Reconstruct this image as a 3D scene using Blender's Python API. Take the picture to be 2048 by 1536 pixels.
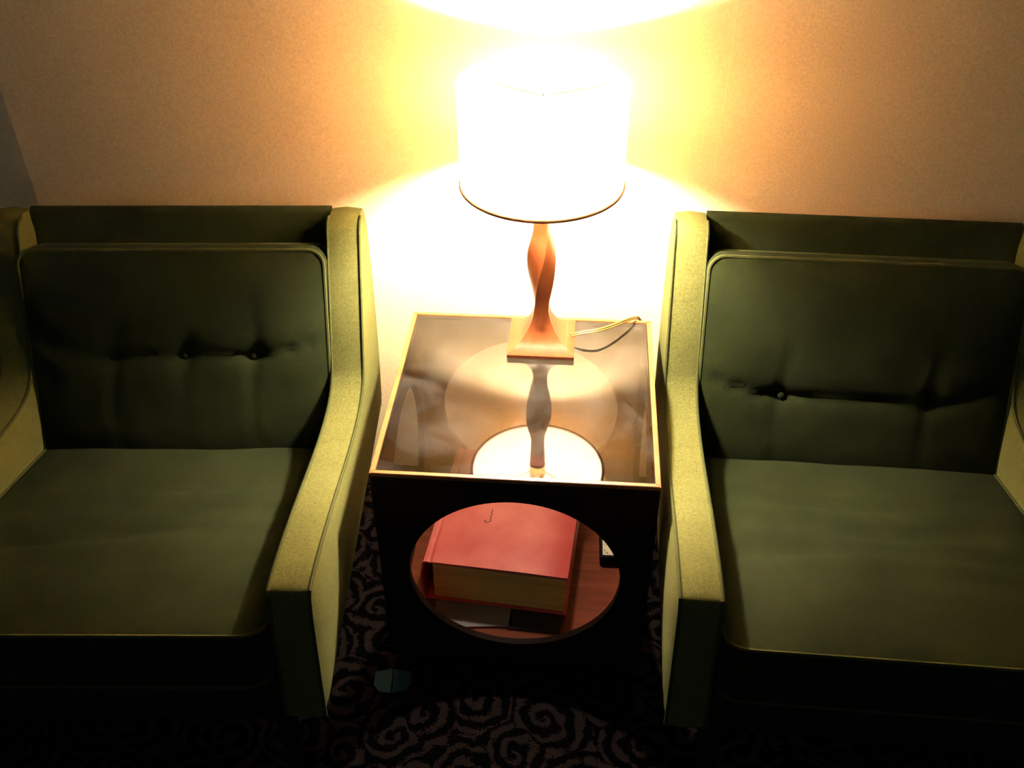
import bpy, bmesh, math, random
from mathutils import Vector, Matrix, Euler, noise

random.seed(4)
S = bpy.context.scene
C = S.collection
for o in list(bpy.data.objects):
    bpy.data.objects.remove(o, do_unlink=True)

# ------------------------------------------------------------------ camera
cd = bpy.data.cameras.new('camera')
cam = bpy.data.objects.new('camera', cd)
C.objects.link(cam)
right = Vector((0.997075, 0.076314, -0.004282))
up = Vector((-0.043534, 0.613053, 0.788841))
fwd = Vector((-0.062824, 0.786347, -0.614582))
m = Matrix((right, up, -fwd)).transposed().to_4x4()
m.translation = Vector((0.09119, -1.16412, 1.63809))
cam.matrix_world = m
cd.sensor_width = 36
cd.lens = 1965.66 / 2048 * 36
cd.clip_start = 0.05
S.camera = cam

# ------------------------------------------------------------------ world and exposure
w = bpy.data.worlds.new('world')
S.world = w
w.use_nodes = True
w.node_tree.nodes['Background'].inputs[0].default_value = (0.36, 0.50, 0.56, 1)
w.node_tree.nodes['Background'].inputs[1].default_value = 0.065
S.view_settings.view_transform = 'Standard'
S.view_settings.look = 'None'
S.view_settings.gamma = 1
S.view_settings.exposure = 1.45
S.view_settings.use_curve_mapping = False
BULB = 1700.0                       # strength of the lit bulb (used in the lamp's builder)


# ------------------------------------------------------------------ node helpers
def mat(name):
    mt = bpy.data.materials.new(name)
    mt.use_nodes = True
    nt = mt.node_tree
    return mt, nt, nt.nodes, nt.links, nt.nodes['Principled BSDF']


def plain(name, col, rough=0.5, metal=0.0, spec=0.5):
    mt, nt, N, L, P = mat(name)
    P.inputs['Base Color'].default_value = (*col, 1)
    P.inputs['Roughness'].default_value = rough
    P.inputs['Metallic'].default_value = metal
    P.inputs['Specular IOR Level'].default_value = spec
    return mt


def ramp(N, stops):
    r = N.new('ShaderNodeValToRGB')
    e = r.color_ramp.elements
    e[0].position, e[0].color = stops[0][0], (*stops[0][1], 1)
    e[1].position, e[1].color = stops[-1][0], (*stops[-1][1], 1)
    for p, c in stops[1:-1]:
        x = e.new(p)
        x.color = (*c, 1)
    return r


def obj_coord(N, L, scale=(1, 1, 1)):
    t = N.new('ShaderNodeTexCoord')
    mp = N.new('ShaderNodeMapping')
    mp.inputs['Scale'].default_value = scale
    L.new(t.outputs['Object'], mp.inputs['Vector'])
    return mp.outputs['Vector']


def fabric(name, c1, c2, bump=0.25):
    mt, nt, N, L, P = mat(name)
    v = obj_coord(N, L)
    n1 = N.new('ShaderNodeTexNoise')
    n1.inputs['Scale'].default_value = 9
    n1.inputs['Detail'].default_value = 6
    n1.inputs['Roughness'].default_value = 0.7
    L.new(v, n1.inputs['Vector'])
    r = ramp(N, [(0.25, c1), (0.75, c2)])
    L.new(n1.outputs['Fac'], r.inputs['Fac'])
    n2 = N.new('ShaderNodeTexNoise')
    n2.inputs['Scale'].default_value = 260
    n2.inputs['Detail'].default_value = 5
    n2.inputs['Roughness'].default_value = 0.8
    L.new(v, n2.inputs['Vector'])
    r2 = ramp(N, [(0.3, (0.6, 0.6, 0.6)), (0.7, (1.36, 1.36, 1.36))])
    L.new(n2.outputs['Fac'], r2.inputs['Fac'])
    mx = N.new('ShaderNodeMix')
    mx.data_type = 'RGBA'
    mx.blend_type = 'MULTIPLY'
    mx.inputs[0].default_value = 1
    L.new(r.outputs['Color'], mx.inputs[6])
    L.new(r2.outputs['Color'], mx.inputs[7])
    L.new(mx.outputs[2], P.inputs['Base Color'])
    P.inputs['Roughness'].default_value = 0.95
    P.inputs['Specular IOR Level'].default_value = 0.12
    b = N.new('ShaderNodeBump')
    b.inputs['Strength'].default_value = bump
    b.inputs['Distance'].default_value = 0.0012
    L.new(n2.outputs['Fac'], b.inputs['Height'])
    L.new(b.outputs['Normal'], P.inputs['Normal'])
    return mt


def wood(name, c1, c2, scale=(3, 40, 40), rough=0.4, spec=0.4):
    mt, nt, N, L, P = mat(name)
    v = obj_coord(N, L, scale)
    n1 = N.new('ShaderNodeTexNoise')
    n1.inputs['Scale'].default_value = 1.6
    n1.inputs['Detail'].default_value = 8
    n1.inputs['Roughness'].default_value = 0.65
    n1.inputs['Distortion'].default_value = 0.6
    L.new(v, n1.inputs['Vector'])
    r = ramp(N, [(0.3, c1), (0.7, c2)])
    L.new(n1.outputs['Fac'], r.inputs['Fac'])
    L.new(r.outputs['Color'], P.inputs['Base Color'])
    P.inputs['Roughness'].default_value = rough
    P.inputs['Specular IOR Level'].default_value = spec
    b = N.new('ShaderNodeBump')
    b.inputs['Strength'].default_value = 0.12
    b.inputs['Distance'].default_value = 0.001
    L.new(n1.outputs['Fac'], b.inputs['Height'])
    L.new(b.outputs['Normal'], P.inputs['Normal'])
    return mt


def wall_mat():
    mt, nt, N, L, P = mat('painted_wall')
    v = obj_coord(N, L)
    n = N.new('ShaderNodeTexNoise')
    n.inputs['Scale'].default_value = 3
    n.inputs['Detail'].default_value = 7
    L.new(v, n.inputs['Vector'])
    r = ramp(N, [(0.3, (0.86, 0.655, 0.39)), (0.7, (0.95, 0.735, 0.45))])
    L.new(n.outputs['Fac'], r.inputs['Fac'])
    sp = N.new('ShaderNodeTexNoise')
    sp.inputs['Scale'].default_value = 240
    sp.inputs['Detail'].default_value = 4
    sp.inputs['Roughness'].default_value = 0.8
    L.new(v, sp.inputs['Vector'])
    rs = ramp(N, [(0.3, (0.78, 0.76, 0.72)), (0.7, (1.06, 1.06, 1.06))])
    L.new(sp.outputs['Fac'], rs.inputs['Fac'])
    ms = N.new('ShaderNodeMix')
    ms.data_type = 'RGBA'
    ms.blend_type = 'MULTIPLY'
    ms.inputs[0].default_value = 1
    L.new(r.outputs['Color'], ms.inputs[6])
    L.new(rs.outputs['Color'], ms.inputs[7])
    L.new(ms.outputs[2], P.inputs['Base Color'])
    P.inputs['Roughness'].default_value = 0.75
    P.inputs['Specular IOR Level'].default_value = 0.2
    n2 = N.new('ShaderNodeTexNoise')
    n2.inputs['Scale'].default_value = 160
    n2.inputs['Detail'].default_value = 3
    L.new(v, n2.inputs['Vector'])
    b = N.new('ShaderNodeBump')
    b.inputs['Strength'].default_value = 0.12
    b.inputs['Distance'].default_value = 0.001
    L.new(n2.outputs['Fac'], b.inputs['Height'])
    L.new(b.outputs['Normal'], P.inputs['Normal'])
    return mt


def math_node(N, L, op, a, b=None):
    n = N.new('ShaderNodeMath')
    n.operation = op
    for i, x in enumerate((a, b)):
        if x is None:
            continue
        if isinstance(x, (int, float)):
            n.inputs[i].default_value = x
        else:
            L.new(x, n.inputs[i])
    return n.outputs[0]


def carpet_mat():
    """dark carpet woven with taupe scrolls: a small spiral in every cell"""
    mt, nt, N, L, P = mat('scroll_carpet')
    v = obj_coord(N, L)
    nz = N.new('ShaderNodeTexNoise')
    nz.inputs['Scale'].default_value = 14
    nz.inputs['Detail'].default_value = 1
    L.new(v, nz.inputs['Vector'])
    sb = N.new('ShaderNodeVectorMath')
    sb.operation = 'SUBTRACT'
    L.new(nz.outputs['Color'], sb.inputs[0])
    sb.inputs[1].default_value = (0.5, 0.5, 0.5)
    sc = N.new('ShaderNodeVectorMath')
    sc.operation = 'SCALE'
    sc.inputs['Scale'].default_value = 0.05
    L.new(sb.outputs[0], sc.inputs[0])
    ad = N.new('ShaderNodeVectorMath')
    ad.operation = 'ADD'
    L.new(v, ad.inputs[0])
    L.new(sc.outputs[0], ad.inputs[1])
    vo = N.new('ShaderNodeTexVoronoi')
    vo.voronoi_dimensions = '2D'
    vo.feature = 'F1'
    vo.inputs['Scale'].default_value = 8.5
    vo.inputs['Randomness'].default_value = 0.9
    L.new(ad.outputs[0], vo.inputs['Vector'])
    d = N.new('ShaderNodeVectorMath')
    d.operation = 'SUBTRACT'
    L.new(ad.outputs[0], d.inputs[0])
    L.new(vo.outputs['Position'], d.inputs[1])
    sp = N.new('ShaderNodeSeparateXYZ')
    L.new(d.outputs[0], sp.inputs[0])
    ang = math_node(N, L, 'ARCTAN2', sp.outputs['Y'], sp.outputs['X'])
    rr = math_node(N, L, 'SQRT', math_node(N, L, 'ADD', math_node(N, L, 'MULTIPLY', sp.outputs['X'], sp.outputs['X']),
                                            math_node(N, L, 'MULTIPLY', sp.outputs['Y'], sp.outputs['Y'])))
    ph = math_node(N, L, 'ADD', math_node(N, L, 'MULTIPLY', rr, 2 * math.pi / 0.030), ang)
    s = math_node(N, L, 'SINE', ph)
    fr = N.new('ShaderNodeTexNoise')
    fr.inputs['Scale'].default_value = 260
    fr.inputs['Detail'].default_value = 2
    L.new(v, fr.inputs['Vector'])
    s2 = math_node(N, L, 'ADD', s, math_node(N, L, 'MULTIPLY', math_node(N, L, 'SUBTRACT', fr.outputs['Fac'], 0.5), 3.6))
    bl = N.new('ShaderNodeTexNoise')
    bl.inputs['Scale'].default_value = 42
    bl.inputs['Detail'].default_value = 3
    L.new(v, bl.inputs['Vector'])
    s2 = math_node(N, L, 'ADD', s2, math_node(N, L, 'MULTIPLY', math_node(N, L, 'SUBTRACT', bl.outputs['Fac'], 0.5), 5.0))
    r = ramp(N, [(0.54, (0.0010, 0.0009, 0.0014)), (0.72, (0.026, 0.0185, 0.0175))])
    L.new(math_node(N, L, 'ADD', math_node(N, L, 'MULTIPLY', s2, 0.5), 0.5), r.inputs['Fac'])
    L.new(r.outputs['Color'], P.inputs['Base Color'])
    P.inputs['Roughness'].default_value = 1
    P.inputs['Specular IOR Level'].default_value = 0.05
    b = N.new('ShaderNodeBump')
    b.inputs['Strength'].default_value = 0.5
    b.inputs['Distance'].default_value = 0.003
    L.new(fr.outputs['Fac'], b.inputs['Height'])
    L.new(b.outputs['Normal'], P.inputs['Normal'])
    return mt


def smoked_glass():
    """tinted sheet: straight transmission with a Schlick mirror term"""
    mt, nt, N, L, P = mat('smoked_glass')
    N.remove(P)
    g = N.new('ShaderNodeNewGeometry')
    dt = N.new('ShaderNodeVectorMath')
    dt.operation = 'DOT_PRODUCT'
    L.new(g.outputs['Incoming'], dt.inputs[0])
    L.new(g.outputs['Normal'], dt.inputs[1])
    c = math_node(N, L, 'ABSOLUTE', dt.outputs['Value'])
    f = math_node(N, L, 'POWER', math_node(N, L, 'SUBTRACT', 1.0, c), 5.0)
    f = math_node(N, L, 'ADD', math_node(N, L, 'MULTIPLY', f, 0.95), 0.040)
    tr = N.new('ShaderNodeBsdfTransparent')
    tr.inputs['Color'].default_value = (0.38, 0.37, 0.372, 1)
    gl = N.new('ShaderNodeBsdfGlossy')
    gl.inputs['Color'].default_value = (1, 1, 1, 1)
    gl.inputs['Roughness'].default_value = 0.012
    mx = N.new('ShaderNodeMixShader')
    L.new(f, mx.inputs[0])
    L.new(tr.outputs[0], mx.inputs[1])
    L.new(gl.outputs[0], mx.inputs[2])
    # fine dust and wiped smears on the sheet
    v = obj_coord(N, L, (1, 1, 1))
    n = N.new('ShaderNodeTexNoise')
    n.inputs['Scale'].default_value = 7
    n.inputs['Detail'].default_value = 8
    n.inputs['Distortion'].default_value = 1.5
    L.new(v, n.inputs['Vector'])
    r = ramp(N, [(0.45, (0.0, 0.0, 0.0)), (0.8, (0.03, 0.03, 0.03))])
    L.new(n.outputs['Fac'], r.inputs['Fac'])
    df = N.new('ShaderNodeBsdfDiffuse')
    df.inputs['Color'].default_value = (0.7, 0.68, 0.65, 1)
    mx2 = N.new('ShaderNodeMixShader')
    L.new(r.outputs['Color'], mx2.inputs[0])
    L.new(mx.outputs[0], mx2.inputs[1])
    L.new(df.outputs[0], mx2.inputs[2])
    L.new(mx2.outputs[0], N['Material Output'].inputs['Surface'])
    return mt


def shade_mat():
    mt, nt, N, L, P = mat('lampshade_linen')
    N.remove(P)
    v = obj_coord(N, L, (1, 1, 1))
    n = N.new('ShaderNodeTexNoise')
    n.inputs['Scale'].default_value = 300
    L.new(v, n.inputs['Vector'])
    r = ramp(N, [(0.3, (0.94, 0.78, 0.60)), (0.7, (0.97, 0.82, 0.64))])
    L.new(n.outputs['Fac'], r.inputs['Fac'])
    t = N.new('ShaderNodeBsdfTranslucent')
    L.new(r.outputs['Color'], t.inputs['Color'])
    d = N.new('ShaderNodeBsdfDiffuse')
    d.inputs['Color'].default_value = (0.9, 0.85, 0.75, 1)
    mx = N.new('ShaderNodeMixShader')
    mx.inputs[0].default_value = 0.75
    L.new(d.outputs[0], mx.inputs[1])
    L.new(t.outputs[0], mx.inputs[2])
    L.new(mx.outputs[0], N['Material Output'].inputs['Surface'])
    return mt


def emit(name, col, s):
    mt, nt, N, L, P = mat(name)
    P.inputs['Base Color'].default_value = (0.9, 0.9, 0.9, 1)
    P.inputs['Emission Color'].default_value = (*col, 1)
    P.inputs['Emission Strength'].default_value = s
    return mt


M = dict(
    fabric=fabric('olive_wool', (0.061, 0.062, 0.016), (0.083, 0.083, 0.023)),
    cushion=fabric('shaded_green_cushion_wool', (0.0048, 0.0072, 0.0013), (0.0108, 0.0142, 0.0023)),  # darker than arm wool: shade of cushions, frame and rail put into the colour
    piping=fabric('olive_piping', (0.030, 0.033, 0.009), (0.042, 0.046, 0.013), 0.1),
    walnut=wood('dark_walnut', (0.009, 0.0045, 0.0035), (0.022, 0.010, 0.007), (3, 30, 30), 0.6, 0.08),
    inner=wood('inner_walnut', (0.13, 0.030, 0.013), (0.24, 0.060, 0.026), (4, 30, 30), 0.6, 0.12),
    edge=wood('edge_banding', (0.19, 0.062, 0.018), (0.27, 0.094, 0.032), (20, 20, 4), 0.4, 0.2),
    lampwood=wood('turned_lamp_wood', (0.165, 0.043, 0.014), (0.23, 0.064, 0.021), (40, 40, 5), 0.32, 0.14),
    glass=smoked_glass(),
    wall=wall_mat(),
    carpet=carpet_mat(),
    shade=shade_mat(),
    trim=plain('tan_trim', (0.15, 0.062, 0.024), 0.7),
    brass=plain('brass', (0.75, 0.52, 0.2), 0.25, 1.0),
    cover=None, pages=None,
)


def cover_mat():
    mt, nt, N, L, P = mat('red_leatherette')
    v = obj_coord(N, L, (1, 1, 1))
    n = N.new('ShaderNodeTexNoise')
    n.inputs['Scale'].default_value = 11
    n.inputs['Detail'].default_value = 6
    L.new(v, n.inputs['Vector'])
    r = ramp(N, [(0.3, (0.50, 0.058, 0.060)), (0.72, (0.66, 0.148, 0.135))])
    L.new(n.outputs['Fac'], r.inputs['Fac'])
    L.new(r.outputs['Color'], P.inputs['Base Color'])
    P.inputs['Roughness'].default_value = 0.42
    n2 = N.new('ShaderNodeTexVoronoi')
    n2.inputs['Scale'].default_value = 350
    L.new(v, n2.inputs['Vector'])
    b = N.new('ShaderNodeBump')
    b.inputs['Strength'].default_value = 0.15
    b.inputs['Distance'].default_value = 0.0006
    L.new(n2.outputs['Distance'], b.inputs['Height'])
    L.new(b.outputs['Normal'], P.inputs['Normal'])
    return mt


def pages_mat():
    mt, nt, N, L, P = mat('aged_pages')
    v = obj_coord(N, L, (1.5, 1.5, 260))
    n = N.new('ShaderNodeTexNoise')
    n.inputs['Scale'].default_value = 1.5
    n.inputs['Detail'].default_value = 4
    L.new(v, n.inputs['Vector'])
    r = ramp(N, [(0.3, (0.70, 0.43, 0.08)), (0.7, (0.97, 0.66, 0.16))])
    L.new(n.outputs['Fac'], r.inputs['Fac'])
    L.new(r.outputs['Color'], P.inputs['Base Color'])
    P.inputs['Roughness'].default_value = 0.8
    return mt


M['cover'] = cover_mat()
M['pages'] = pages_mat()


# ------------------------------------------------------------------ object helpers
def tag(o, label=None, cat=None, group=None, kind=None):
    if label: o['label'] = label
    if cat: o['category'] = cat
    if group: o['group'] = group
    if kind: o['kind'] = kind
    return o


def empty(name, loc, rz=0):
    o = bpy.data.objects.new(name, None)
    o.empty_display_size = 0.05
    o.location = loc
    o.rotation_euler = (0, 0, rz)
    C.objects.link(o)
    return o


def build(name, bm, mt, parent=None, smooth=True, angle=35, label=None, recalc=True):
    if recalc:
        bmesh.ops.recalc_face_normals(bm, faces=bm.faces)
    me = bpy.data.meshes.new(name)
    bm.to_mesh(me)
    bm.free()
    if smooth:
        for p in me.polygons:
            p.use_smooth = True
        me.set_sharp_from_angle(angle=math.radians(angle))
    me.materials.append(mt)
    o = bpy.data.objects.new(name, me)
    C.objects.link(o)
    if parent: o.parent = parent
    if label: o['label'] = label
    return o


def box(bm, c, s, bev=0.0, rot=None, seg=2):
    r = bmesh.ops.create_cube(bm, size=1)
    vs = r['verts']
    for v in vs:
        v.co = Vector((v.co.x * s[0], v.co.y * s[1], v.co.z * s[2]))
    if bev > 0:
        es = list({e for v in vs for e in v.link_edges})
        rb = bmesh.ops.bevel(bm, geom=es, offset=bev, segments=seg, affect='EDGES', profile=0.5)
        vs = list({v for f in rb['faces'] for v in f.verts} | {v for v in vs if v.is_valid})
    for v in vs:
        if rot is not None: v.co = rot @ v.co
        v.co += Vector(c)


def tube(bm, pts, rad, n=8, closed=False, sx=1.0):
    pts = [Vector(p) for p in pts]
    rings = []
    k = len(pts)
    prev = None
    for i, p in enumerate(pts):
        if closed:
            t = pts[(i + 1) % k] - pts[i - 1]
        else:
            t = pts[min(i + 1, k - 1)] - pts[max(i - 1, 0)]
        t.normalize()
        if prev is None:
            a = Vector((0, 0, 1)) if abs(t.z) < 0.9 else Vector((1, 0, 0))
            nrm = t.cross(a).normalized()
        else:
            nrm = (prev - t * prev.dot(t)).normalized()
        prev = nrm
        bn = t.cross(nrm)
        r = rad(i / (k - 1)) if callable(rad) else rad
        rings.append([bm.verts.new(p + (nrm * math.cos(2 * math.pi * j / n) * sx + bn * math.sin(2 * math.pi * j / n)) * r)
                      for j in range(n)])
    m_ = k if closed else k - 1
    for i in range(m_):
        A, B = rings[i], rings[(i + 1) % k]
        for j in range(n):
            bm.faces.new((A[j], A[(j + 1) % n], B[(j + 1) % n], B[j]))
    if not closed:
        bm.faces.new(rings[0][::-1])
        bm.faces.new(rings[-1])


def lathe(bm, prof, n=48, c=(0, 0, 0), caps=True):
    rings = []
    for r, z in prof:
        rings.append([bm.verts.new((c[0] + r * math.cos(2 * math.pi * j / n), c[1] + r * math.sin(2 * math.pi * j / n), c[2] + z))
                      for j in range(n)])
    for A, B in zip(rings, rings[1:]):
        for j in range(n):
            bm.faces.new((A[j], A[(j + 1) % n], B[(j + 1) % n], B[j]))
    if caps:
        bm.faces.new(rings[0][::-1])
        bm.faces.new(rings[-1])
    return rings


def catmull(pts, sub=6):
    P = [Vector(p) for p in pts]
    out = []
    for i in range(len(P) - 1):
        a, b, c_, d = P[max(i - 1, 0)], P[i], P[i + 1], P[min(i + 2, len(P) - 1)]
        for k in range(sub):
            t = k / sub
            out.append(0.5 * ((2 * b) + (c_ - a) * t + (2 * a - 5 * b + 4 * c_ - d) * t * t + (3 * b - 3 * c_ + d - a) * t ** 3))
    out.append(P[-1])
    return out


# ------------------------------------------------------------------ setting
WALL_Y = 0.590
SEAM_X = 0.343
CORNER_X = -1.030


def wall_piece(name, a, b, z0=0.0, z1=2.7, th=0.12):
    a, b = Vector((*a, 0)), Vector((*b, 0))
    d = (b - a).normalized()
    nrm = Vector((-d.y, d.x, 0))          # away from the room
    bm = bmesh.new()
    q = [a, b, b + nrm * th, a + nrm * th]
    lo = [bm.verts.new((p.x, p.y, z0)) for p in q]
    hi = [bm.verts.new((p.x, p.y, z1)) for p in q]
    bm.faces.new(lo[::-1])
    bm.faces.new(hi)
    for i in range(4):
        bm.faces.new((lo[i], lo[(i + 1) % 4], hi[(i + 1) % 4], hi[i]))
    return tag(build(name, bm, M['wall'], smooth=False), kind='structure')


wall_piece('wall_back', (CORNER_X, WALL_Y), (SEAM_X, WALL_Y))
wall_piece('wall_right', (SEAM_X, WALL_Y - 0.0008), (3.2, WALL_Y + 0.030))
wall_piece('wall_left', (CORNER_X - 2.2, WALL_Y + 0.27), (CORNER_X, WALL_Y))
bm = bmesh.new()
box(bm, (0, -0.9, -0.05), (6.6, 4.4, 0.10))
tag(build('floor', bm, M['carpet'], smooth=False), kind='structure')
bm = bmesh.new()
box(bm, (0, -0.9, 2.66), (6.6, 4.4, 0.10))
tag(build('ceiling', bm, plain('ceiling_paint', (0.05, 0.044, 0.035), 0.9), smooth=False), kind='structure')

# ------------------------------------------------------------------ side table
TW, TH, TB = 0.478, 0.530, 0.050     # width, height, underside
TY0, TY1 = 0.0, 0.478
TCY = 0.239
HZ, HR = 0.291, 0.1873


def holed_panel(w, z0, z1, hz, hr, th, n=96):
    """vertical panel in the local xz plane, thickness along y (0..th), round opening"""
    bm = bmesh.new()
    ci, sq = [], []
    hx = w / 2
    angs = [2 * math.pi * i / n for i in range(n)]
    for cx_, cz_ in ((hx, z1), (-hx, z1), (-hx, z0), (hx, z0)):
        a = math.atan2(cz_ - hz, cx_) % (2 * math.pi)
        j = min(range(len(angs)), key=lambda k: abs(angs[k] - a))
        angs[j] = a
    for a in angs:
        c_, s_ = math.cos(a), math.sin(a)
        ci.append((c_ * hr, hz + s_ * hr))
        t = 1e9
        if abs(c_) > 1e-6: t = min(t, hx / abs(c_))
        if s_ > 1e-6: t = min(t, (z1 - hz) / s_)
        if s_ < -1e-6: t = min(t, (hz - z0) / -s_)
        sq.append((c_ * t, hz + s_ * t))
    ring = lambda pts, y: [bm.verts.new((x, y, z)) for x, z in pts]
    CF, CB, SF, SB = ring(ci, 0), ring(ci, th), ring(sq, 0), ring(sq, th)
    for i in range(n):
        j = (i + 1) % n
        bm.faces.new((CF[i], CF[j], SF[j], SF[i]))
        bm.faces.new((CB[i], SB[i], SB[j], CB[j]))
        bm.faces.new((CF[i], CB[i], CB[j], CF[j]))
        bm.faces.new((SF[i], SF[j], SB[j], SB[i]))
    return bm


tbl = empty('side_table', (0, TCY, 0))
tag(tbl, 'square dark walnut side table with round cut-out sides and a smoked glass top', 'side table')
PT = 0.013
ztop = TH - 0.008


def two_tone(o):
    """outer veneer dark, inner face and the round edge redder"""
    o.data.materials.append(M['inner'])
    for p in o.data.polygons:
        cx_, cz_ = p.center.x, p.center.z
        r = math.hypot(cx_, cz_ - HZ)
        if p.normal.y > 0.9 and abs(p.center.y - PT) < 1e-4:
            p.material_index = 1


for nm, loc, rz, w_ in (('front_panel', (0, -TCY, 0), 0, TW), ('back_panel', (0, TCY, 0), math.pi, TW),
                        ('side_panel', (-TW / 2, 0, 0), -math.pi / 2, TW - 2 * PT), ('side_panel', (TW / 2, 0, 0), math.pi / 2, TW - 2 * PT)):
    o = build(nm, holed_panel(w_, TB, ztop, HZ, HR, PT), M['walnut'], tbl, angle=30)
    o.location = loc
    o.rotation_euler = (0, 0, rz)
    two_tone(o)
# light edge banding round the top, mitred, one strip a side
for k in range(4):
    a = k * math.pi / 2
    bm = bmesh.new()
    h, e = TW / 2, 0.0085
    z0, z1 = ztop, TH
    pr = [(-h, -h, z0), (h, -h, z0), (h - e, -h + e, z0), (-h + e, -h + e, z0)]
    lo = [bm.verts.new(p) for p in pr]
    hi = [bm.verts.new((p[0], p[1], z1)) for p in pr]
    bm.faces.new(lo[::-1]); bm.faces.new(hi)
    for i in range(4):
        bm.faces.new((lo[i], lo[(i + 1) % 4], hi[(i + 1) % 4], hi[i]))
    bmesh.ops.bevel(bm, geom=[x for x in bm.edges if abs(x.verts[0].co.z - x.verts[1].co.z) < 1e-6 and x.verts[0].co.z > z1 - 1e-5],
                    offset=0.0008, segments=2, affect='EDGES')
    o = build('edge_banding', bm, M['edge'], tbl, smooth=False)
    o.rotation_euler = (0, 0, a)
# ledge the sheet rests on
bm = bmesh.new()
gi = TW / 2 - 0.0095
box(bm, (0, 0, ztop + 0.0038), (gi * 2, gi * 2, 0.0056), 0.0006, seg=1)
build('glass_top', bm, M['glass'], tbl, smooth=False, label='smoked glass sheet set flush in the top')
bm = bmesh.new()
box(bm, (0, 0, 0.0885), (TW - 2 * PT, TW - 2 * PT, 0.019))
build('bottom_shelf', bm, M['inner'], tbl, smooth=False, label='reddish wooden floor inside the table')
bm = bmesh.new()
box(bm, (0, 0, 0.040), (0.37, 0.37, 0.078), 0.002)
build('plinth', bm, M['walnut'], tbl, smooth=False)
SHELF = 0.098

# ------------------------------------------------------------------ table lamp
LX, LY = 0.0204, 0.396
lamp = empty('table_lamp', (LX, LY, TH))
tag(lamp, 'lit table lamp with white drum shade and carved orange wood stem on the glass top', 'table lamp')
sB = 0.0635      # half side of the base


def sq_ring(bm, hw, z, rot=0.0, rnd=0.0, n=8, ox=0.0):
    """rounded square ring with 4*n points"""
    out = []
    for i in range(4 * n):
        a = 2 * math.pi * i / (4 * n) - 3 * math.pi / 4
        c_, s_ = math.cos(a), math.sin(a)
        t = hw / max(abs(c_), abs(s_))
        r = t * (1 - rnd) + hw * 1.08 * rnd
        x, y = c_ * r, s_ * r
        out.append(bm.verts.new((ox + x * math.cos(rot) - y * math.sin(rot), x * math.sin(rot) + y * math.cos(rot), z)))
    return out


def loft(bm, rings, caps=True):
    for A, B in zip(rings, rings[1:]):
        k = len(A)
        for j in range(k):
            bm.faces.new((A[j], A[(j + 1) % k], B[(j + 1) % k], B[j]))
    if caps:
        bm.faces.new(rings[0][::-1])
        bm.faces.new(rings[-1])


BX = 0.005       # the foot sits a touch right of the shade's axis
bm = bmesh.new()
loft(bm, [sq_ring(bm, sB, 0.0008, ox=BX), sq_ring(bm, sB, 0.0075, ox=BX), sq_ring(bm, sB * 0.985, 0.0085, ox=BX),
          sq_ring(bm, sB * 0.76, 0.0175, ox=BX)])
build('base', bm, M['lampwood'], lamp, angle=20)
bm = bmesh.new()
prof = [(0.0480, 0.0174, 0), (0.0430, 0.0205, 0), (0.0375, 0.025, 0), (0.0320, 0.031, 0), (0.0275, 0.037, 0), (0.0268, 0.038, 0),
        (0.0225, 0.046, 0), (0.0180, 0.056, 0), (0.0150, 0.067, 0), (0.0133, 0.078, 0), (0.0130, 0.088, 4),
        (0.0137, 0.100, 10), (0.0155, 0.115, 18), (0.0175, 0.132, 27), (0.0192, 0.149, 36), (0.0205, 0.166, 45), (0.0210, 0.182, 54),
        (0.0208, 0.197, 61), (0.0196, 0.211, 68), (0.0172, 0.225, 75), (0.0150, 0.236, 80), (0.0138, 0.247, 85), (0.0135, 0.262, 89),
        (0.0148, 0.285, 90), (0.016, 0.305, 90), (0.012, 0.318, 90)]
rg = []
for hw, z, r in prof:
    rnd = min(1, r / 45) * 0.45
    rg.append(sq_ring(bm, hw, z, math.radians(r), rnd, ox=BX * max(0, 1 - z / 0.25)))
loft(bm, rg)
build('stem', bm, M['lampwood'], lamp, angle=24)
bm = bmesh.new()
lathe(bm, [(0.012, 0.318), (0.017, 0.322), (0.017, 0.352), (0.0135, 0.358), (0.0135, 0.388)], 24)
build('socket', bm, M['brass'], lamp)
# bulb: pear-shaped, the only light source
bm = bmesh.new()
lathe(bm, [(0.013, 0.388), (0.014, 0.396), (0.019, 0.406), (0.025, 0.418), (0.0280, 0.430), (0.0280, 0.441), (0.025, 0.452),
           (0.018, 0.461), (0.009, 0.466), (0.002, 0.467)], 32)
build('bulb', bm, emit('lit_bulb', (1.0, 0.85, 0.64), BULB), lamp)
# drum shade: real double wall
SB, STp, SR = 0.335, 0.510, 0.1415
bm = bmesh.new()
n = 96
rgs = lathe(bm, [(SR - 0.0012, SB), (SR, SB), (SR + 0.0008, STp), (SR - 0.0004, STp)], n, caps=False)
A, B = rgs[-1], rgs[0]
for j in range(n):
    bm.faces.new((A[j], A[(j + 1) % n], B[(j + 1) % n], B[j]))
sh = build('lamp_shade', bm, M['shade'], lamp, angle=50)
for z in (SB, STp):
    bm = bmesh.new()
    tube(bm, [(SR * math.cos(2 * math.pi * i / n), SR * math.sin(2 * math.pi * i / n), z) for i in range(n)], 0.0031, 8, closed=True)
    build('trim_ring', bm, M['trim'] if z == SB else M['shade'], sh, label='tan trim round the lower rim' if z == SB else 'pale trim round the upper rim')
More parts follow.
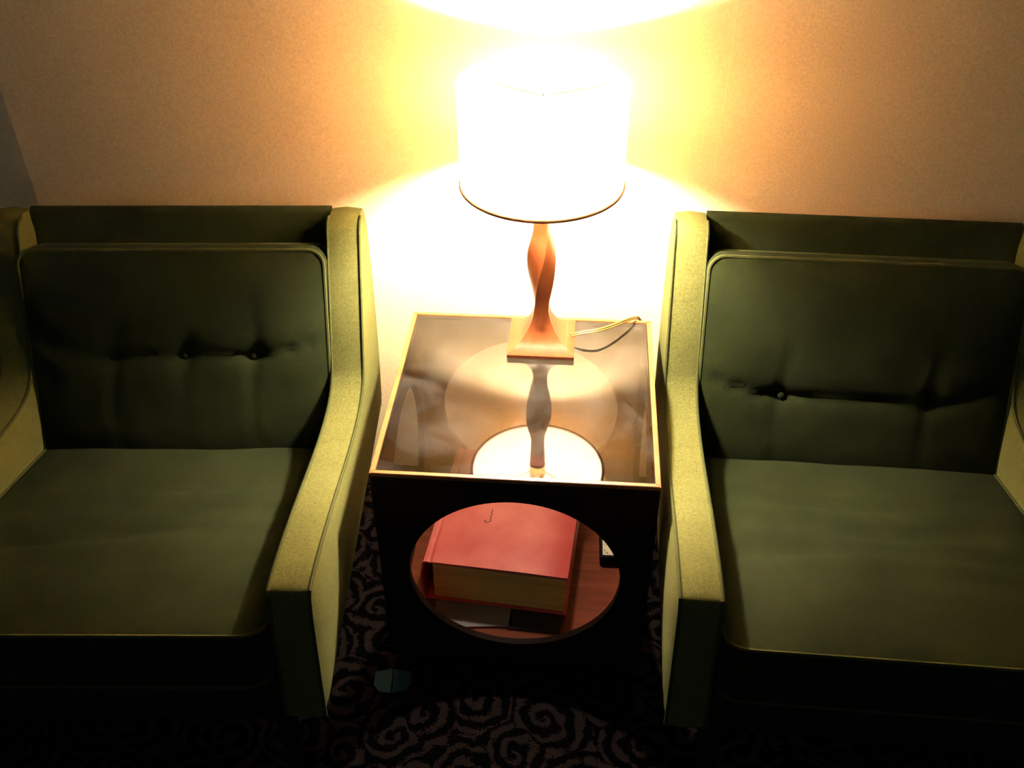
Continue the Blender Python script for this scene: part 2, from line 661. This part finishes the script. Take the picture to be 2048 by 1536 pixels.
# harp ring and spokes near the top
bm = bmesh.new()
for k in range(3):
    a = 2 * math.pi * k / 3 + 0.5
    tube(bm, [(0, 0, 0.490), (SR * 0.9 * math.cos(a), SR * 0.9 * math.sin(a), 0.490), ((SR - .001) * math.cos(a), (SR - .001) * math.sin(a), STp - .001)], 0.0013, 6)
build('spider', bm, M['brass'], lamp)
bm = bmesh.new()
tube(bm, catmull([(0.016, 0, 0.345), (0.05, 0, 0.375), (0.062, 0, 0.42), (0.045, 0, 0.47), (0, 0, 0.492), (-0.045, 0, 0.47), (-0.062, 0, 0.42), (-0.05, 0, 0.375), (-0.016, 0, 0.345)], 5), 0.0013, 6)
build('harp', bm, M['brass'], lamp)
# clear gold twin flex leaving the base and going over the back right corner
cpts = [(0.060, 0.004, 0.012), (0.082, 0.003, 0.019), (0.112, 0.008, 0.023), (0.140, 0.028, 0.021), (0.168, 0.058, 0.015), (0.185, 0.078, 0.008), (0.196, 0.092, -0.004), (0.202, 0.104, -0.04), (0.200, 0.120, -0.20), (0.17, 0.145, -0.42), (0.13, 0.16, -0.50), (0.05, 0.165, -0.522)]
mt, nt, N, L, P = mat('gold_flex')
P.inputs['Base Color'].default_value = (0.26, 0.15, 0.035, 1)
P.inputs['Roughness'].default_value = 0.25
P.inputs['Coat Weight'].default_value = 0.6
cp = catmull(cpts, 8)
flex = None
for dz in (-0.0016, 0.0016):
    bm = bmesh.new()
    tube(bm, [p + Vector((0, dz * 0.7, dz)) for p in cp], 0.0019, 8)
    if flex is None:
        flex = build('power_cord', bm, mt, lamp, label='clear gold twin cord')
    else:
        build('cord_strand', bm, mt, flex)

# ------------------------------------------------------------------ armchairs
H_, T_ = 0.357, 0.062        # half width, side thickness
KZ = 0.735
front_prof = [(-0.320, 0.270), (-0.3130, 0.335), (-0.3030, 0.410), (-0.2950, 0.470), (-0.2885, 0.503), (-0.2820, 0.516), (-0.268, 0.5225),
              (-0.200, 0.5165), (-0.100, 0.500), (0.000, 0.479), (0.080, 0.462), (0.150, 0.451), (0.215, 0.446), (0.262, 0.450), (0.290, 0.461),
              (0.308, 0.479), (0.322, 0.505), (0.345, 0.552), (0.375, 0.612), (0.413, 0.688), (0.424, 0.711), (0.432, 0.723), (0.444, 0.732), (0.460, KZ)]
rear_prof = [(0.497, KZ - 0.002), (0.510, KZ - 0.012), (0.516, 0.70), (0.520, 0.58), (0.505, 0.42), (0.470, 0.27)]


def side_shape(out):
    """upholstered wing-and-arm side, softly padded; out=+1: outer face on +x"""
    P = [(p.x, p.y) for p in catmull([(y, z, 0) for y, z in front_prof], 2)] + rear_prof
    bm = bmesh.new()
    t = T_ / 2
    A = [bm.verts.new((-t, y, z)) for y, z in P]
    B = [bm.verts.new((t, y, z)) for y, z in P]
    loft(bm, [A, B])
    for k in range(1, 40):
        for co, no in (((0, -0.34 + k * 0.022, 0), (0, 1, 0)), ((0, 0, 0.26 + k * 0.022), (0, 0, 1))):
            bmesh.ops.bisect_plane(bm, geom=list(bm.verts) + list(bm.edges) + list(bm.faces), plane_co=co, plane_no=no, dist=1e-5)
    bmesh.ops.bisect_plane(bm, geom=list(bm.verts) + list(bm.edges) + list(bm.faces), plane_co=(0, 0, 0), plane_no=(1, 0, 0), dist=1e-5)
    segs = [(Vector(P[i]), Vector(P[(i + 1) % len(P)])) for i in range(len(P))]
    for v in bm.verts:
        q = Vector((v.co.y, v.co.z))
        if abs(v.co.x) < 1e-4:          # middle of the boxing strip: pad it a little
            n_ = v.normal if v.normal.length > 0 else Vector((0, 0, 0))
            best, bn = 1e9, None
            for a, b in segs:
                d = b - a
                u = max(0, min(1, (q - a).dot(d) / d.length_squared))
                l = (q - a - d * u).length
                if l < best:
                    best, bn = l, Vector((-d.y, d.x)).normalized()
            v.co.y += bn.x * 0.0035
            v.co.z += bn.y * 0.0035
            continue
        best = 1e9
        for a, b in segs:
            d = b - a
            u = max(0, min(1, (q - a).dot(d) / d.length_squared))
            best = min(best, (q - a - d * u).length)
        s_ = 1 if v.co.x > 0 else -1
        v.co.x += s_ * ((0.011 if s_ == out else 0.005) * (1 - math.exp(-best / 0.05)) - 0.002 * math.exp(-best / 0.004))
    return bm, P


def cushion(w, d, h, r, bulge, front_fn=None, nu=44, nv=40, side_bulge=0.004):
    """box cushion, lying: x width, y depth, z up; crown on top; front_fn(u,v) extra height"""
    bm = bmesh.new()

    def mp(u, v, grow=0.0):
        x, y = u * (w / 2 + grow), v * (d / 2 + grow)
        ix, iy = w / 2 - r, d / 2 - r
        dx, dy = abs(x) - ix, abs(y) - iy
        if dx > 0 and dy > 0:
            m_ = max(dx, dy); k = m_ / math.hypot(dx, dy)
            x = math.copysign(ix + dx * k, x); y = math.copysign(iy + dy * k, y)
        return x, y

    def sheet(z0, s, extra):
        g = []
        for i in range(nu + 1):
            row = []
            # denser samples towards the edge
            u = math.sin((i / nu * 2 - 1) * math.pi / 2 * 0.9) / math.sin(math.pi / 2 * 0.9)
            for j in range(nv + 1):
                v = math.sin((j / nv * 2 - 1) * math.pi / 2 * 0.9) / math.sin(math.pi / 2 * 0.9)
                x, y = mp(u, v)
                z = z0 + s * bulge * (1 - u ** 4) ** 0.8 * (1 - v ** 4) ** 0.8
                if extra: z += extra(u, v)
                row.append(bm.verts.new((x, y, z)))
            g.append(row)
        for i in range(nu):
            for j in range(nv):
                f = (g[i][j], g[i + 1][j], g[i + 1][j + 1], g[i][j + 1])
                bm.faces.new(f if s > 0 else f[::-1])
        per = [g[i][0] for i in range(nu)] + [g[nu][j] for j in range(nv)] + [g[i][nv] for i in range(nu, 0, -1)] + [g[0][j] for j in range(nv, 0, -1)]
        return per

    top = sheet(h / 2, 1, front_fn)
    bot = sheet(-h / 2, -1, None)
    k = len(top)
    mids = []
    for q in (0.25, 0.5, 0.75):
        ring = []
        for i in range(k):
            a, b = top[i].co, bot[i].co
            p = a.lerp(b, q)
            n_ = Vector((p.x / (w / 2), p.y / (d / 2), 0))
            if abs(n_.x) > abs(n_.y): n_.y *= 0.15
            else: n_.x *= 0.15
            n_.normalize()
            ring.append(bm.verts.new(p + n_ * side_bulge * (1 if q == 0.5 else 0.75)))
        mids.append(ring)
    seq = [top] + mids + [bot]
    for A, B in zip(seq, seq[1:]):
        for i in range(k):
            bm.faces.new((A[i], B[i], B[(i + 1) % k], A[(i + 1) % k]))
    return bm, [v.co.copy() for v in top], [v.co.copy() for v in bot]


def make_chair(loc, rz, label, tufts, seed, table_side):
    rnd = random.Random(seed)
    ch = empty('armchair', (loc[0], loc[1], 0), rz)
    tag(ch, label, 'armchair', 'green armchairs either side of the side table')
    for s in (-1, 1):
        bm, P = side_shape(s)
        o = build('side_arm', bm, M['fabric'], ch, angle=45)
        o.location = (s * (H_ - T_ / 2), 0, 0)
        fp = catmull([(y, z, 0) for y, z in front_prof], 2)
        for xs in (-1, 1):
            bm = bmesh.new()
            tube(bm, [(xs * (T_ / 2 - 0.0005), p.x, p.y) for p in fp], 0.0030, 6)
            build('piping', bm, M['piping'], o)
    wi = 2 * (H_ - T_)
    # back frame behind the cushion
    bm = bmesh.new()
    prof = [(0.350, 0.25), (0.452, 0.600), (0.484, 0.690), (0.488, 0.724), (0.491, 0.731), (0.496, 0.735), (0.504, 0.735), (0.511, 0.730), (0.515, 0.70), (0.515, 0.58), (0.47, 0.27)]
    ra = [bm.verts.new((-wi / 2 + 0.001, y, z)) for y, z in prof]
    rb = [bm.verts.new((wi / 2 - 0.001, y, z)) for y, z in prof]
    loft(bm, [ra, rb])
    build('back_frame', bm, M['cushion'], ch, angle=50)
    # seat deck and front rail
    bm = bmesh.new()
    box(bm, (0, 0, 0), (wi - 0.004, 0.030, 0.094), 0.008, seg=3)
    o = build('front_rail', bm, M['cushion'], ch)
    o.location = (0, -0.297, 0.326)
    o.rotation_euler = (math.radians(-6), 0, 0)
    bm = bmesh.new()
    box(bm, (0, 0, 0), (wi - 0.004, 0.66, 0.03))
    o = build('seat_deck', bm, M['fabric'], ch, smooth=False)
    o.location = (0, 0.03, 0.278)
    # wooden base strip and legs
    bm = bmesh.new()
    box(bm, (0, 0.065, 0.262), (2 * H_ - 0.012, 0.755, 0.020), 0.003)
    build('wooden_base', bm, M['walnut'], ch, label='dark wooden base strip')
    for sx in (-1, 1):
        for y in (-0.24, 0.36):
            bm = bmesh.new()
            x0 = sx * (H_ - 0.095)
            lathe(bm, [(0.011, 0.0), (0.013, 0.01), (0.022, 0.235), (0.022, 0.254)], 16, (x0, y, 0))
            build('leg', bm, M['walnut'], ch)
    # seat cushion
    sl = math.atan2(0.468 - 0.312, 0.600)
    wr = [(rnd.uniform(-0.5, 0.5), rnd.uniform(0.0, 0.9)) for _ in range(5)]

    def seat_fn(u, v):
        # v=-1 front; u towards +x
        e = (1 - u ** 4) * (1 - v ** 4)
        t = 0
        for y0, amp, wd, ph, sl_ in ((-0.16, 0.0042, 0.075, 0.3, 0.06), (0.10, 0.0030, 0.06, 1.9, 0.04), (-0.42, 0.0020, 0.07, 4, -0.05), (0.38, 0.0022, 0.05, 2.4, 0.05)):
            yy = v - y0 - 0.05 * math.sin(3 * u + ph + seed) - sl_ * u
            t -= 4.6 * amp * math.exp(-(yy / wd) ** 2) * (0.75 + 0.25 * math.cos(2.2 * u + ph * 1.7 + seed))
        t += 0.007 * noise.noise(Vector((u * 2.2, v * 3.5, seed * 3.1)))
        t -= 0.010 * math.exp(-((u + 0.1) ** 2 + (v - 0.3) ** 2) / 0.35)
        return t * e

    sw, sd, shh = wi - 0.012, 0.630, 0.092
    bm, tp, bt = cushion(sw, sd, shh, 0.035, 0.018, seat_fn)
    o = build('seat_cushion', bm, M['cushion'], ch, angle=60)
    o.rotation_euler = (-sl, 0, 0)
    o.location = (0, -0.031, 0.390 - shh / 2 + 0.005)
    for ring in (tp, bt):
        bm = bmesh.new()
        tube(bm, ring, 0.0032, 6, closed=True)
        build('piping', bm, M['piping'], o)
    # back cushion, tufted
    lean = math.radians(20.8)
    bw, bh, bt_ = wi - 0.008, 0.455, 0.062
    mid = 0.10 if table_side > 0 else -0.16

    def back_fn(u, v):
        t = 0
        e = (1 - u ** 6) * (1 - v ** 6)
        vt = mid
        for tx in tufts:
            d2 = ((u - tx) * bw / 2) ** 2 + ((v - vt) * bh / 2) ** 2
            t -= 0.006 * math.exp(-d2 / 0.016 ** 2) + 0.004 * math.exp(-d2 / 0.06 ** 2)
        # pulled crease through the buttons, rising towards the ends
        vv = vt + 0.02 * math.sin(5 * u + seed)
        au = abs(u)
        if au > abs(max(tufts, key=abs)) * 0.9:
            vv += 0.35 * (au - abs(max(tufts, key=abs)) * 0.9) ** 1.3
        t -= 0.006 * math.exp(-((v - vv) / 0.020) ** 2) * (1 if au < 0.9 else (1 - au) / 0.1)
        t -= 0.005 * math.exp(-((v - vv) / 0.10) ** 2)
        # soft vertical folds
        for tx in tufts:
            t -= 0.0035 * math.exp(-((u - tx - 0.03 * math.sin(4 * v)) / 0.035) ** 2) * math.exp(-abs(v - vt) / 0.55)
        t += 0.004 * noise.noise(Vector((u * 2.5, v * 2.5, seed * 2.3)))
        return t * e

    bm, tp, bt = cushion(bw, bh, bt_, 0.030, 0.020, back_fn, 64, 56)
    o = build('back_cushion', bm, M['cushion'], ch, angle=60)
    # cushion local: y up the back, z out of the front face
    o.rotation_euler = (math.radians(90) - lean, 0, 0)
    # front face centre on the line (0.225,0.255)->(0.394,0.700)
    fy, fz = 0.394 - 0.5 * bh * math.sin(lean), 0.700 - 0.5 * bh * math.cos(lean)
    o.location = (0, fy + bt_ / 2 * math.cos(lean), fz - bt_ / 2 * math.sin(lean))
    for ring in (tp, bt):
        bm = bmesh.new()
        tube(bm, ring, 0.0032, 6, closed=True)
        build('piping', bm, M['piping'], o)
    for tx in tufts:
        bm = bmesh.new()
        lathe(bm, [(0.0002, 0.0), (0.0060, 0.0), (0.0068, 0.0015), (0.0056, 0.0032), (0.0024, 0.0040), (0.0004, 0.0042)], 16)
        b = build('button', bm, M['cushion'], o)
        b.location = (tx * bw / 2, mid * bh / 2, bt_ / 2 + 0.0040)
    return ch


left = make_chair((-0.6549, 0.0087), 0.0694, 'green armchair left of the table, lamplight on its right arm, three tufts across the back',
                  [-0.43, 0.04, 0.50], 1, 1)
rightc = make_chair((0.6189, 0.0528), -0.0163, 'green armchair right of the table, pushed up against its edge, two tufts across the back',
                    [-0.46, 0.50], 2, -1)

# ------------------------------------------------------------------ things inside the table
bz = SHELF + 0.0052
book = empty('dictionary', (-0.040, 0.085, bz), math.radians(-4.9))
tag(book, 'very thick red hardcover book with yellowed page edges inside the side table', 'book')
BW, BL, BT = 0.282, 0.330, 0.109
x0, x1 = -0.146, 0.136          # spine side, fore edge


def slab(nm, c, s, mt_, par, bev=0.0015, label=None):
    bm = bmesh.new()
    box(bm, c, s, bev)
    return build(nm, bm, mt_, par, label=label)


slab('back_cover', ((x0 + x1) / 2, BL / 2, 0.002), (x1 - x0, BL, 0.004), M['cover'], book)
# front cover with a pressed hinge groove next to the spine
bm = bmesh.new()
sec = [(x0, BT - 0.006), (x0 + 0.003, BT - 0.001), (x0 + 0.010, BT), (x0 + 0.0135, BT - 0.0003), (x0 + 0.016, BT - 0.0025), (x0 + 0.0185, BT - 0.0003), (x0 + 0.022, BT),
       (x1 - 0.08, BT + 0.0015), (x1 - 0.0015, BT), (x1, BT - 0.0012), (x1, BT - 0.0035), (x1 - 0.0015, BT - 0.0042), (x0 + 0.022, BT - 0.0042), (x0 + 0.006, BT - 0.0046), (x0 + 0.003, BT - 0.007)]
ra = [bm.verts.new((x, 0, z)) for x, z in sec]
rb = [bm.verts.new((x, BL, z)) for x, z in sec]
loft(bm, [ra, rb])
fc = build('front_cover', bm, M['cover'], book, angle=40)
bm = bmesh.new()
sec = []
for i in range(13):
    t = i / 12
    sec.append((x0 - 0.006 * math.sin(math.pi * t) + 0.001, 0.002 + (BT - 0.008) * t))
sec2 = [(x + 0.0035, z) for x, z in sec[::-1]]
ra = [bm.verts.new((x, 0.0, z)) for x, z in sec + sec2]
rb = [bm.verts.new((x, BL, z)) for x, z in sec + sec2]
loft(bm, [ra, rb])
build('spine', bm, M['cover'], book, angle=50)
# page block: bundles of pages standing unevenly, closer and tighter lower down
bm = bmesh.new()
z = BT - 0.0043
px0, px1 = x0 + 0.019, x1 - 0.006
while z > 0.0042:
    hgt = 0.0052 if z > BT - 0.045 else 0.0030
    hgt = min(hgt, z - 0.0040)
    gap = 0.0009 if z > BT - 0.045 else 0.0003
    jy = random.uniform(0.0, 0.0012) if z > BT - 0.045 else random.uniform(0, 0.0004)
    box(bm, ((px0 + px1) / 2 + random.uniform(-0.0004, 0.0004), BL / 2 + 0.002 + jy / 2, z - hgt / 2), (px1 - px0, BL - 0.010 - jy, hgt - gap))
    z -= hgt
box(bm, ((px0 + px1) / 2, BL / 2 + 0.003, BT / 2), (px1 - px0 - 0.003, BL - 0.014, BT - 0.0085))
build('page_block', bm, M['pages'], book, smooth=False, label='yellowed page edges')
# cracked scribble of wear on the cover
bm = bmesh.new()
sc = [(0, 0.05), (0.002, 0.044), (-0.001, 0.040), (0.003, 0.035), (-0.001, 0.030), (0.003, 0.025), (0.000, 0.021), (0.003, 0.016), (-0.002, 0.013), (-0.006, 0.010), (-0.010, 0.014), (-0.006, 0.018)]
cx_, cy_ = -0.036, 0.108
tube(bm, catmull([(cx_ + a, cy_ + b, BT + 0.0006) for a, b in sc], 3), 0.0009, 5)
build('scuff', bm, plain('dark_scuff', (0.05, 0.012, 0.02), 0.6), fc, label='dark squiggle scuffed into the cover')

# grey booklet under the book
bk = empty('booklet', (-0.09, 0.12, SHELF + 0.0002), math.radians(6))
tag(bk, 'thin grey booklet poking out from under the thick red book', 'booklet')
grey = plain('grey_paper', (0.22, 0.22, 0.215), 0.7)
slab('cover', (0.0, 0.01, 0.0045), (0.150, 0.190, 0.0006), grey, bk, 0.0)
slab('pages', (0.0, 0.01, 0.0022), (0.148, 0.188, 0.0040), plain('cheap_paper', (0.5, 0.48, 0.43), 0.8), bk, 0.0)
mg = empty('magazine', (0.040, 0.135, SHELF + 0.0002), math.radians(-3))
tag(mg, 'dark glossy magazine lying under the right half of the thick red book', 'magazine')
slab('cover', (0.0, 0.0, 0.0045), (0.100, 0.200, 0.0006), plain('dark_gloss_paper', (0.018, 0.018, 0.024), 0.25), mg, 0.0)
slab('pages', (0.0, 0.0, 0.0022), (0.098, 0.198, 0.0040), plain('dark_paper', (0.05, 0.05, 0.055), 0.8), mg, 0.0)

# small black adapter with a white rating label
ad = empty('power_adapter', (0.179, 0.268, SHELF), math.radians(1))
tag(ad, 'small black power adapter with white rating label beside the thick red book', 'power adapter')
blk = plain('black_plastic', (0.004, 0.005, 0.009), 0.6, 0.0, 0.08)
slab('housing', (0, 0, 0.0135), (0.040, 0.112, 0.0262), blk, ad, 0.003)
lb = slab('rating_label', (0.002, 0.008, 0.0270), (0.033, 0.050, 0.0004), plain('label_white', (0.80, 0.76, 0.62), 0.5), ad, 0.0, label='white printed rating label')
lb.location.y = -0.033
ink = plain('label_ink', (0.05, 0.045, 0.04), 0.6)


def text(body, loc, size, par, nm='lettering'):
    cu = bpy.data.curves.new(nm, 'FONT')
    cu.body = body
    cu.size = size
    cu.extrude = 0.0001
    o = bpy.data.objects.new(nm, cu)
    C.objects.link(o)
    dg = bpy.context.evaluated_depsgraph_get()
    me = bpy.data.meshes.new_from_object(o.evaluated_get(dg))
    bpy.data.objects.remove(o)
    me.materials.clear()
    me.materials.append(ink)
    q = bpy.data.objects.new(nm, me)
    q.location = loc
    q.parent = par
    C.objects.link(q)
    return q


text('19', (-0.012, -0.0145, 0.0274), 0.0085, lb)
text('ia', (0.006, -0.0145, 0.0274), 0.0085, lb)
bm = bmesh.new()
vs = [bm.verts.new(p) for p in ((-0.0125, -0.0035, 0.0274), (-0.0085, -0.0035, 0.0274), (-0.0105, -0.0070, 0.0274))]
vt = [bm.verts.new(v.co + Vector((0, 0, 0.0002))) for v in vs]
loft(bm, [vs, vt])
build('printed_mark', bm, ink, lb, smooth=False)
bm = bmesh.new()
box(bm, (0.002, 0.0105, 0.0274), (0.030, 0.0006, 0.0002))
box(bm, (-0.010, 0.0180, 0.0274), (0.0006, 0.010, 0.0002))
box(bm, (-0.006, 0.0150, 0.0274), (0.0030, 0.0030, 0.0002))
build('printed_mark', bm, ink, lb, smooth=False)
bm = bmesh.new()
tube(bm, catmull([(0.0, 0.056, 0.010), (0.004, 0.085, 0.006), (0.012, 0.12, 0.004), (-0.02, 0.15, 0.004), (-0.06, 0.165, 0.004)], 8), 0.0022, 8)
build('cable', bm, blk, ad)

# folded teal card on the carpet
tc = empty('paper_card', (-0.236, -0.030, 0.0), math.radians(5))
tag(tc, 'small folded teal card lying on the carpet by the table corner', 'card')
teal = plain('teal_card', (0.006, 0.085, 0.115), 0.6)
for s in (-1, 1):
    bm = bmesh.new()
    pts = [(s * 0.0015, 0.026), (s * 0.035, 0.022), (s * 0.036, -0.006), (s * 0.026, -0.022), (s * 0.0015, -0.028)]
    hz = [0.005, 0.0015, 0.0012, 0.0012, 0.004]
    lo = [bm.verts.new((x, y, z + 0.002)) for (x, y), z in zip(pts, hz)]
    hi = [bm.verts.new((x, y, z + 0.0028)) for (x, y), z in zip(pts, hz)]
    loft(bm, [lo, hi])
    build('flap', bm, teal, tc, smooth=False)
